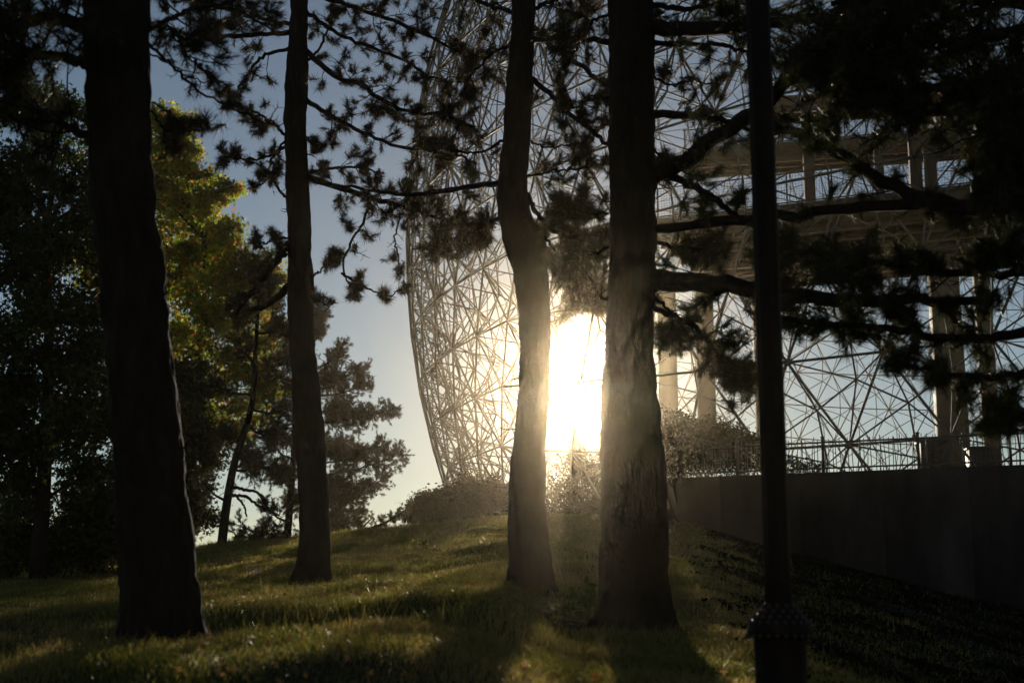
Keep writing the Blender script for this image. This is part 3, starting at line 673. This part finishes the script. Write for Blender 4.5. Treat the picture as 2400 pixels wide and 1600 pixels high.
def broadleaf(name, label, group, lobes_uv, Y, base_uv, trunk_px, mat, seed, n_leaf, size, spread_y=1.6, cat='tree', shape=3, cl=.42):
    """lobes_uv: (u, v, radius px) of the crown's leaf masses in the photograph."""
    rng = np.random.default_rng(seed); bs = at(*base_uv, Y); bs[2] = min(bs[2], float(ground(bs[0], bs[1])))
    t = thing(name, bs, label, cat, group); ta = Acc(); cs = []; areas = np.array([r*r for _, _, r in lobes_uv], float); areas /= areas.sum()
    top = min(v for _, v, _ in lobes_uv); tu = np.mean([u for u, _, _ in lobes_uv]); tp = at(tu, top+230, Y)
    st = smooth_path([bs-[0, 0, .3], bs*.6+tp*.4+[.1, 0, 0], tp], 14)
    tube(ta, st, np.linspace(trunk_px/2*Y/F, trunk_px*.08*Y/F, 14), 8)
    ta.build('trunk', M['bark'], t, True)
    br = Acc(); allc = []
    for (u, v, r), f in zip(lobes_uv, areas):
        yy = Y+rng.uniform(-spread_y, spread_y); c = at(u, v, yy); R = r*Y/F
        k = int(np.clip(np.argmin(np.abs(st[:, 2]-(c[2]-R*.8))), 2, 12))
        pth = smooth_path([st[k], st[k]*.5+c*.5+[0, 0, .15], c], 8); tube(br, pth, np.linspace(.05, .015, 8), 5)
        nc = max(4, int(6*(R/.5)**1.8)); q = nrm(rng.normal(size=(nc, 3)))*rng.uniform(.45, 1.0, (nc, 1))*R*[1, .9, 1]
        cc = c+q
        for p in cc[: nc//2]: tube(br, np.array([c+(p-c)*.15, c+(p-c)*.6+rng.normal(size=3)*.05, p]), [.014, .009, .004], 3, False)
        m = int(n_leaf*f); w_ = rng.integers(0, nc, m)
        allc.append(cc[w_] + rng.normal(size=(m, 3))*cl*min(1, .35+R*.4)*[.62, .62, .42])
    br.build('branches', M['twig'], t)
    la = Acc(); leaves(la, np.concatenate(allc), rng, size, shape); la.build('crown', M[mat], t)
    return t

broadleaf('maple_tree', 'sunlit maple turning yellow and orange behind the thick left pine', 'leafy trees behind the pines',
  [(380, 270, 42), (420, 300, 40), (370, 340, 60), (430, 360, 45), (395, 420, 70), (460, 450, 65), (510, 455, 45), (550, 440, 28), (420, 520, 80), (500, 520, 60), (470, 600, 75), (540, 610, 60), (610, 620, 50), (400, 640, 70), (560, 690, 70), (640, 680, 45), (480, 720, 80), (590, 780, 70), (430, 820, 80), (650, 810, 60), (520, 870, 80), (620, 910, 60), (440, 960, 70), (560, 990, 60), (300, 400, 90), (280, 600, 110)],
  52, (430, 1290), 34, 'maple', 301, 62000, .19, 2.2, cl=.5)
broadleaf('maple_tree', 'almost black leafy tree filling the left edge of the picture', 'leafy trees behind the pines',
  [(40, 420, 120), (140, 380, 90), (60, 620, 130), (180, 560, 100), (30, 820, 120), (150, 780, 120), (230, 700, 80), (90, 1000, 130), (210, 960, 100), (40, 1150, 70), (220, 1130, 70), (130, 260, 80), (20, 230, 90), (-60, 500, 160), (-60, 900, 160), (240, 480, 80), (200, 860, 90), (10, 1000, 100), (240, 300, 60), (170, 1060, 80)],
  31, (90, 1330), 46, 'dark_leaf', 302, 52000, .15, cl=.5)
broadleaf('maple_tree', 'shadowed leafy tree between the left pine and the sunlit maple', 'leafy trees behind the pines',
  [(440, 900, 60), (460, 1000, 60), (450, 1100, 60), (440, 1200, 60), (470, 1060, 45), (420, 1150, 60), (330, 1000, 100), (340, 1150, 90), (300, 820, 90), (330, 1240, 60)],
  47, (450, 1300), 26, 'dark_leaf', 303, 34000, .17, cl=.6)
def bush(label, lobes_uv, Y, seed, n, size, mat='shrub_leaf', shape=4, cl=.25, sy=.7):
    rng = np.random.default_rng(seed); u = np.mean([l[0] for l in lobes_uv]); vb = max(l[1]+l[2] for l in lobes_uv)
    b0 = at(u, vb, Y); b0[2] = float(ground(b0[0], b0[1])); t = thing('bush', b0, label, 'bush', None)
    sa = Acc(); allc = []; ar = np.array([l[2]**2 for l in lobes_uv], float); ar /= ar.sum()
    for (uu, v, r), f in zip(lobes_uv, ar):
        yy = Y+rng.uniform(-sy, sy); c = at(uu, v, yy); R = r*Y/F
        foot = np.array([b0[0]*.5+c[0]*.5, yy, 0]); foot[2] = float(ground(foot[0], foot[1]))-.05
        tube(sa, smooth_path([foot, foot*.45+c*.55+rng.normal(size=3)*.06, c], 7), np.linspace(.022, .008, 7), 5)
        k = max(5, int(14*(R/.4)**2)); cc = c + nrm(rng.normal(size=(k, 3)))*rng.uniform(.3, 1.05, (k, 1))*R
        for p in cc: tube(sa, np.array([c, (c+p)/2+rng.normal(size=3)*.03, p]), [.009, .006, .003], 3, False)
        m = int(n*f); w_ = rng.integers(0, k, m); allc.append(cc[w_]+rng.normal(size=(m, 3))*cl*[.5, .5, .4])
    sa.build('stems', M['twig'], t); la = Acc(); leaves(la, np.concatenate(allc), rng, size, shape); la.build('foliage', M[mat], t)
    return t
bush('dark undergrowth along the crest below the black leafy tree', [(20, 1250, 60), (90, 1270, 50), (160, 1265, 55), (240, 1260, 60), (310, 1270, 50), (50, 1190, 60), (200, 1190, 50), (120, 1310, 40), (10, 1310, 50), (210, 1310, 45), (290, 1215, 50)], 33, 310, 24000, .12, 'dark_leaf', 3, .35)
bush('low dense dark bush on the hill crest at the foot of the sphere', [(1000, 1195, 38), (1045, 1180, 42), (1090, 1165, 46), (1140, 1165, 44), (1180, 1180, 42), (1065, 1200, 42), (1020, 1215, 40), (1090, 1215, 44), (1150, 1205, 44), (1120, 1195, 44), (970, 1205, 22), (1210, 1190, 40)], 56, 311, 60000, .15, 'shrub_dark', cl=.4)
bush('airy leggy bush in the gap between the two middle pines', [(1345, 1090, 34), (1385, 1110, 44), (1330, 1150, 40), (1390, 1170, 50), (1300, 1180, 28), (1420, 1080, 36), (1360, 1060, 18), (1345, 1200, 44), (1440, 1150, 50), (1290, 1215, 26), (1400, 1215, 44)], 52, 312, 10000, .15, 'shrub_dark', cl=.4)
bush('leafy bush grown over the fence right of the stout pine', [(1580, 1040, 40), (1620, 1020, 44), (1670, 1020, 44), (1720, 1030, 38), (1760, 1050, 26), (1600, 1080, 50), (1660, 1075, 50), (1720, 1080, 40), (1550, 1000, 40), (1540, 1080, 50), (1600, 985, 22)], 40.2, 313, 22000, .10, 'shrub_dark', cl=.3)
bush('thin vine with small leaves climbing the fence beside the lamp post', [(1860, 1085, 26), (1890, 1095, 24), (1920, 1100, 18), (1850, 1110, 22), (1790, 1060, 26)], 39.6, 314, 1300, .09, cl=.2, sy=.15)

# background pines
def bg_pine(label, trunk_uv, Y, wpx, boughs, seed, mat='needle_dry', ntw=26, L=.6, ln=.12, name='pine_tree', wd=.009):
    rng = np.random.default_rng(seed); pts = [at(u, v, Y) for u, v in trunk_uv]
    b0 = pts[0].copy(); b0[2] = min(b0[2], float(ground(b0[0], b0[1])))
    t = thing(name, b0, label, 'tree', 'pines beyond the hill crest')
    st = smooth_path([b0-[0, 0, .3]]+pts[1:], 20); ta = Acc(); tube(ta, st, np.linspace(wpx/2, wpx*.12, 20)*Y/F, 9); ta.build('trunk', M['bark'], t, True)
    ba = Acc(); tips = []; dirs = []
    for (u, v, k, n) in boughs:
        s = at(*trunk_uv[0], Y)*0 + st[int(np.clip(k*19, 0, 19))]; e_ = at(u, v, Y+rng.uniform(-1.8, 1.8))
        pth = smooth_path([s, s*.5+e_*.5+[0, 0, -.12], e_], 14); tube(ba, pth, np.linspace(.05, .012, 14), 5)
        tp, dr = twigs(ba, pth, rng, int(ntw*n), L, t0=.25, up=.25, r=.009); tips += tp; dirs += dr; tips.append(e_); dirs.append(pth[-1]-pth[-2])
    o = ba.build('branches', M['twig'], t, True); na = Acc(); needles(na, tips, dirs, rng, 40, ln, wd, .12); na.build('needle_tufts', M[mat], o)
    return t
bg_pine('bushy pine in silhouette right behind the slender pine trunk', [(735, 1265), (740, 1100), (735, 900), (728, 745)], 58, 30,
  [(745, 735, 1, 1), (735, 770, .95, 1), (800, 822, .8, 1.2), (842, 868, .75, 1.2), (780, 880, .78, 1.4), (860, 900, .7, 1), (930, 955, .6, 1.3), (860, 970, .62, 1.3), (800, 960, .65, 1.5), (940, 1065, .4, 1.4), (900, 1045, .5, 1.3), (850, 1060, .45, 1.5), (905, 1120, .3, 1.2), (860, 1150, .3, 1.4), (800, 1130, .35, 1.6), (800, 1050, .5, 1.6), (850, 1200, .15, 1.4), (790, 1200, .15, 1.5), (750, 1040, .5, 1.2), (760, 1160, .25, 1.4),
   (660, 900, .7, 1), (640, 1010, .5, 1.2), (640, 1100, .4, 1.2), (680, 1170, .3, 1)], 401, ntw=64, L=.85, ln=.17, wd=.014)
bg_pine('small pine with feathery shoots leaning along the crest beside the bush', [(820, 1275), (850, 1235), (870, 1215)], 48, 10,
  [(965, 1185, .6, .6), (940, 1200, .5, .7), (905, 1225, .4, .8), (880, 1235, .3, .8), (840, 1225, .6, .6)], 402, ntw=20, L=.5, ln=.14, wd=.012)
bg_pine('leaning pine with bare dead boughs in the gap at the left', [(516, 1300), (530, 1190), (548, 1090), (590, 950), (600, 800), (610, 640)], 43, 24,
  [(470, 1120, .25, .5), (610, 1085, .35, 1.1), (660, 1100, .4, 1), (580, 1060, .35, 1.2), (640, 1020, .5, 1.3), (520, 1020, .45, 1.1), (690, 960, .55, 1.2), (500, 900, .6, 1), (680, 850, .7, 1.2), (560, 800, .7, 1), (660, 760, .8, 1.2), (540, 720, .85, 1), (640, 660, .95, 1.2), (590, 610, 1, 1)], 403, mat='needle', ntw=36, L=.8, ln=.15, wd=.012)
bg_pine('slim straight pine stem left of the slender pine', [(668, 1290), (680, 1180), (688, 1060), (690, 900), (690, 760)], 46, 20,
  [(640, 1240, .1, .9), (600, 1255, .1, 1.0), (720, 1240, .1, .8), (620, 1180, .2, 1), (650, 1110, .35, 1), (640, 1040, .45, 1), (660, 960, .6, 1), (650, 880, .75, 1), (670, 780, .95, 1), (560, 1250, .08, .9), (545, 1225, .12, .8)], 404, ntw=32, L=.7, ln=.15, wd=.012)
bg_pine('shaded pine with low sweeping boughs behind the leafy tree at the left', [(330, 1320), (330, 1000), (320, 700), (310, 420)], 50, 30,
  [(430, 1230, .1, 1.2), (480, 1200, .15, 1.2), (470, 1100, .3, 1.2), (470, 980, .4, 1.2), (440, 860, .5, 1), (220, 1200, .1, 1.2), (150, 1240, .1, 1.2), (200, 1000, .4, 1), (220, 800, .6, 1), (60, 1260, .1, 1)], 405, mat='needle', ntw=40, L=1.0, ln=.17, wd=.013)
# dead boughs of the leaning pine
da = [o for o in S.objects if o.get('label', '').startswith('leaning pine')][0]
for k, pts in enumerate([[(545, 1140), (575, 1148), (600, 1152), (618, 1175), (632, 1195)], [(540, 1160), (580, 1165), (600, 1180), (630, 1195), (655, 1208)], [(556, 1166), (572, 1185), (578, 1210)], [(600, 1152), (615, 1162), (628, 1190)]]):
    limb(da, pts, 43, 42.8, 9 if k < 2 else 6, 4, 420+k, 3, .2, bare=1, **RB)

# ------------------------------------------------------------------ lamp post
PYD = 8.6
pb = at(1832, 1600, PYD); pz = float(ground(pb[0], PYD)); px = pb[0]
lamp = thing('lamp_post', (px, PYD, pz), 'dark fluted lamp post with a wide beaded base in the right foreground', 'lamp post')
top_pt = at(1768, -200, PYD)
def revolve(acc, prof, sides, x0, y0, flute=0, nf=8):
    th = np.arange(sides)*2*np.pi/sides; pr = 1+flute*(np.abs(np.cos(th*nf/2))-.6)
    for (r0, z0), (r1, z1) in zip(prof[:-1], prof[1:]): pass
    v = np.array([[x0+r*pr[k]*math.cos(th[k]), y0+r*pr[k]*math.sin(th[k]), z] for r, z in prof for k in range(sides)])
    K = len(prof); i = np.arange(K-1)[:, None]*sides; j = np.arange(sides)[None]; jn = (j+1) % sides
    q = np.stack([i+j, i+jn, i+sides+jn, i+sides+j], -1).reshape(-1, 4); acc.add(v, None, q)
zc = lambda v: at(1832, v, PYD)[2]
ac = Acc(); k = 14
path = np.array([[px+(top_pt[0]-px)*s**1.0, PYD, zc(1440)+(top_pt[2]-zc(1440))*s] for s in np.linspace(0, 1, k)])
th = np.arange(32)*2*np.pi/32
tube(ac, path, np.linspace(.081, .078, k), 32, True, 1-.11*np.abs(np.sin(th*4))**.6); ac.build('shaft', M['post'], lamp)
ac = Acc(); revolve(ac, [(.175, pz-.2), (.175, pz+.06), (.15, pz+.11), (.15, zc(1500)), (.16, zc(1494))], 32, px, PYD, .06, 8); ac.build('base_drum', M['post'], lamp)
ac = Acc(); revolve(ac, [(.156, zc(1494)), (.189, zc(1490)), (.193, zc(1478)), (.189, zc(1466)), (.169, zc(1456)), (.139, zc(1442)), (.106, zc(1428)), (.087, zc(1416)), (.082, zc(1410))], 40, px, PYD); ac.build('shoulder', M['post'], lamp, True)
bd = Acc(); revolve(bd, [(.002, -.016), (.009, -.011), (.0135, 0), (.009, .012), (.002, .018)], 8, 0, 0); bd_me = bd.mesh('bead', True); bd_me.materials.append(M['bead'])
for rr, vv, nb in ((.176, 1459, 22), (.148, 1446, 18), (.119, 1433, 14), (.097, 1421, 12), (.194, 1490, 24)):
    for q in range(nb):
        a = 2*math.pi*(q+.5*(vv % 2))/nb; o = link('bead', bd_me, None, lamp); o.location = (px+rr*math.cos(a), PYD+rr*math.sin(a), zc(vv)); o.matrix_parent_inverse = parent_world(lamp).inverted()
ac = Acc(); z2 = top_pt[2]; revolve(ac, [(.09, z2-.05), (.16, z2+.1), (.19, z2+.55), (.21, z2+.58), (.05, z2+.8), (.01, z2+.95)], 8, top_pt[0], PYD); ac.build('lantern_housing', M['post'], lamp)

# ------------------------------------------------------------------ small plants
lf = Acc(); tmpl = [[0, 0, 0], [.022, .05, .008], [.026, .09, .004], [0, .16, -.02], [-.026, .09, .004], [-.022, .05, .008]]
lf.add(tmpl, [[0, 1, 5], [1, 2, 5], [5, 2, 4], [2, 3, 4]]); leaf_me = lf.mesh('leaf'); leaf_me.materials.append(M['weed_leaf'])
prng = np.random.default_rng(61)
def weed(u, v, Y, h, label, me=leaf_me, nst=3, nl=7):
    p = at(u, v, Y); p[2] = float(ground(p[0], p[1])); t = thing('weed_plant', p, label, 'plant', None)
    for s in range(nst):
        d = np.array([prng.normal()*.45, prng.normal()*.3, 1.0]); hh = h*prng.uniform(.7, 1.1)
        pth = smooth_path([p-[0, 0, .03], p+d*hh*.5, p+d*hh*[1.4, 1.4, .95]], 8); ac = Acc(); tube(ac, pth, np.linspace(.006, .003, 8), 4); ac.build('stem', M['weed_leaf'], t)
        for k in range(nl):
            q = pth[min(7, 1+k)]; o = link('leaf', me, None, t); o.location = q
            o.rotation_euler = (prng.normal()*.5, prng.normal()*.4, prng.uniform(0, 6.3)); o.scale = [prng.uniform(.7, 1.25)]*3; o.matrix_parent_inverse = parent_world(t).inverted()
weed(1380, 1400, 17.2, .38, 'sunlit leafy weed touching the left side of the stout pine')
weed(1340, 1415, 16.6, .28, 'backlit bushy weed a step left of the stout pine base')
weed(1290, 1425, 16.2, .16, 'low backlit weed between the two middle pines')
weed(1395, 1370, 18.2, .42, 'tallest backlit weed half hidden by the stout pine')
rl = leaf_me.copy(); rl.materials.clear(); rl.materials.append(M['red_leaf'])
weed(185, 1530, 12.2, .16, 'reddish weed in the dark grass left of the thick pine', rl, 3, 5)
def dandelion(u, v, Y, label):
    p = at(u, v, Y); g = float(ground(p[0], p[1])); t = thing('dandelion_clock', (p[0], p[1], g), label, 'flower', 'dandelion clocks on the slope')
    h = .2; ac = Acc(); tube(ac, [[p[0], p[1], g-.02], [p[0]+.01, p[1], g+h]], .004, 4); ac.build('stem', M['weed_leaf'], t)
    q = nrm(prng.normal(size=(70, 3))); c = np.array([p[0]+.01, p[1], g+h]); sd_ = nrm(np.cross(q, prng.normal(size=(70, 3))))*.006
    ac = Acc(); ac.add(np.stack([np.broadcast_to(c, q.shape), c+q*.035-sd_, c+q*.035+sd_], 1).reshape(-1, 3), np.arange(210).reshape(-1, 3)); ac.build('seed_head', M['seed'], t)
dandelion(582, 1318, 25.2, 'white dandelion clock in the grass, leftmost of the three by the slender pine')
dandelion(600, 1320, 25.0, 'white dandelion clock in the grass, middle one of three by the slender pine')
dandelion(598, 1336, 24.2, 'white dandelion clock in the grass, lowest of three by the slender pine')
def fallen(u, v, Y, label, s=1.0):
    p = at(u, v, Y); g = float(ground(p[0], p[1])); ac = Acc(); tm = np.array([[0, -.05, 0], [.018, -.012, .004], [.055, .005, .012], [.016, .012, 0], [0, .062, .016], [-.016, .012, 0], [-.055, .005, .012], [-.018, -.012, .004]])*s
    a = prng.uniform(0, 6.3); R2 = np.array([[math.cos(a), -math.sin(a), 0], [math.sin(a), math.cos(a), 0], [0, 0, 1]])
    tl = 1.0; R3 = np.array([[1, 0, 0], [0, math.cos(tl), -math.sin(tl)], [0, math.sin(tl), math.cos(tl)]])
    ac.add((tm @ R2.T) @ R3.T, [[0, 1, 7], [1, 2, 3], [7, 5, 6], [1, 3, 7], [7, 3, 5], [3, 4, 5]])
    o = ac.build('fallen_leaf', M['red_leaf']); o.location = (p[0], p[1], g+.09); tag(o, label, 'leaf', 'fallen maple leaves on the grass')
fallen(1395, 1550, 9.2, 'orange fallen leaf in the dark grass below the stout pine', .8)
fallen(880, 1543, 10.0, 'small curled brown leaf in the foreground grass left of the long shadow', .6)
fallen(1108, 1420, 14.5, 'pale fallen leaf on the grass left of the crooked pine', .7)

# ------------------------------------------------------------------ grass
def grass_patch(n, x0, x1, y0, y1, h, wd, rng, cond=None):
    yy = y0+(y1-y0)*rng.random(n); half = np.interp(yy, [0, 40], [1.2, 16.0])
    xx = np.where(rng.random(n) < 1, x0+(x1-x0)*rng.random(n), 0)
    ok = (np.abs(xx) < half*1.05+.6)
    if cond is not None: ok &= cond(xx, yy)
    xx, yy = xx[ok], yy[ok]; m = len(xx)
    cl = .55+.9*np.clip(np.sin(xx*2.1+1.3*np.sin(yy*1.7))*np.sin(yy*2.6+xx)*.5+.45, 0, 1)
    for bx, by, br_ in ((-2.85, 11.5, .45), (-3.23, 23, .4), (.25, 19.5, .45), (1.4, 16, .5)):
        cl = cl*np.where(np.hypot(xx-bx, yy-by) < br_+.35, .45, 1) + .5*np.exp(-((np.hypot(xx-bx, yy-by)-br_)/.12)**2)
    pt = np.sin(xx*.83+2)*np.sin(yy*.71+.5*xx)+.6*np.sin(xx*3.7+yy*1.3)*np.sin(yy*4.1-xx*.8); cl = cl*(1+.42*np.clip(pt, -1, 1.2))
    hh = h*cl*rng.uniform(.45, 1.25, m)*np.where(rng.random(m) < .04, 1.7, 1)
    a = rng.uniform(0, 2*np.pi, m); dx = np.stack([np.cos(a), np.sin(a), 0*a], 1); b_ = rng.uniform(0, 2*np.pi, m)
    ln_ = np.stack([np.cos(b_), np.sin(b_), 0*b_], 1)*(hh*rng.uniform(.15, .8, m))[:, None]
    p = np.stack([xx, yy, ground(xx, yy)-.01], 1); w2 = (wd*rng.uniform(.6, 1.3, m))[:, None]/2
    md = p+ln_*.35; md[:, 2] += hh*.6; tp = p+ln_; tp[:, 2] += hh
    v = np.stack([p-dx*w2, p+dx*w2, md+dx*w2*.7, md-dx*w2*.7, tp], 1).reshape(-1, 3); k = np.arange(m)[:, None]*5
    return v, (k[:, None]+np.array([[2, 3, 4], [0, 1, 2], [0, 2, 3]])[None]).reshape(-1, 3)
grng = np.random.default_rng(77); ac = Acc()
for args in ((90000, -5, 4, 5.5, 12, .085, .006), (170000, -9, 6, 11.5, 20, .09, .008), (170000, -12, 7, 19.5, 29, .09, .011), (150000, -15, 5.2, 28, 38, .10, .014), (120000, -19, 5.2, 37, 48, .11, .017), (50000, 2, 13, 12, 36, .10, .014)):
    v, t_ = grass_patch(*args, grng, cond=lambda x, y: (x < np.interp(y, [0, 6, 10, 13, 22, 38], [.9, 1.2, 1.75, 2.15, 2.7, 4.6])+1.0+.5*np.sin(y*1.7)) | (grng.random(len(x)) < .12)); ac.add(v, t_)
tag(ac.build('grass', M['grass']), kind='stuff')

# dropped leaves and needles lying in the lawn
n = 2600; yy = 6+30*grng.random(n)**1.3; xx = (grng.random(n)-.55)*yy*.72
c = np.stack([xx, yy, ground(xx, yy)+.035+.05*grng.random(n)], 1); la = Acc(); leaves(la, c, grng, .06, 3, 1.0); tag(la.build('leaf_litter', M['litter']), kind='stuff')
n = 5200; yy = 6+20*grng.random(n); xx = (grng.random(n)-.5)*yy*.72
p0 = np.stack([xx, yy, ground(xx, yy)+.03+.05*grng.random(n)], 1); dv = nrm(grng.normal(size=(n, 3))*[1, 1, .3])*.12
la = Acc(); prism_between(la, p0, p0+dv, .0016, 3); tag(la.build('needle_litter', M['litter']), kind='stuff')

# invented near-black leaves that deepen the shade on the bank below the wall
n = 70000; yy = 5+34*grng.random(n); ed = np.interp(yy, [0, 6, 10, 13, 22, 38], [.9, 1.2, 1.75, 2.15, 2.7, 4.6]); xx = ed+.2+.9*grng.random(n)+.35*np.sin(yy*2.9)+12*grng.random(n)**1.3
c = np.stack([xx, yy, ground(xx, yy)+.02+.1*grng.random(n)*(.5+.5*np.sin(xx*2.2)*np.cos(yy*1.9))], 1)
c = c[xx < yy*.42+1.5]; ca = Acc(); leaves(ca, c, grng, .085*np.where(np.sin(c[:, 0]*1.7+1)*np.sin(c[:, 1]*1.3) > 0, 1.25, .7), 4, 1.1); tag(ca.build('bank_shade_leaves', M['bank_shade']), kind='stuff')

# ------------------------------------------------------------------ haze added to stand in for lens glare round the sun
hz = bpy.data.materials.new('glare_haze'); hz.use_nodes = True; nt = hz.node_tree; nt.nodes.remove(nt.nodes['Principled BSDF'])
pv_ = nt.nodes.new('ShaderNodeVolumePrincipled'); pv_.inputs['Color'].default_value = (1, .86, .62, 1); pv_.inputs['Density'].default_value = HAZE_DENSITY; pv_.inputs['Anisotropy'].default_value = HAZE_G
nt.links.new(pv_.outputs[0], nt.nodes['Material Output'].inputs['Volume'])
ac = Acc(); box(ac, (-102, -62, -3.6), (102, 113, 59)); tag(ac.build('haze', hz), kind='stuff')
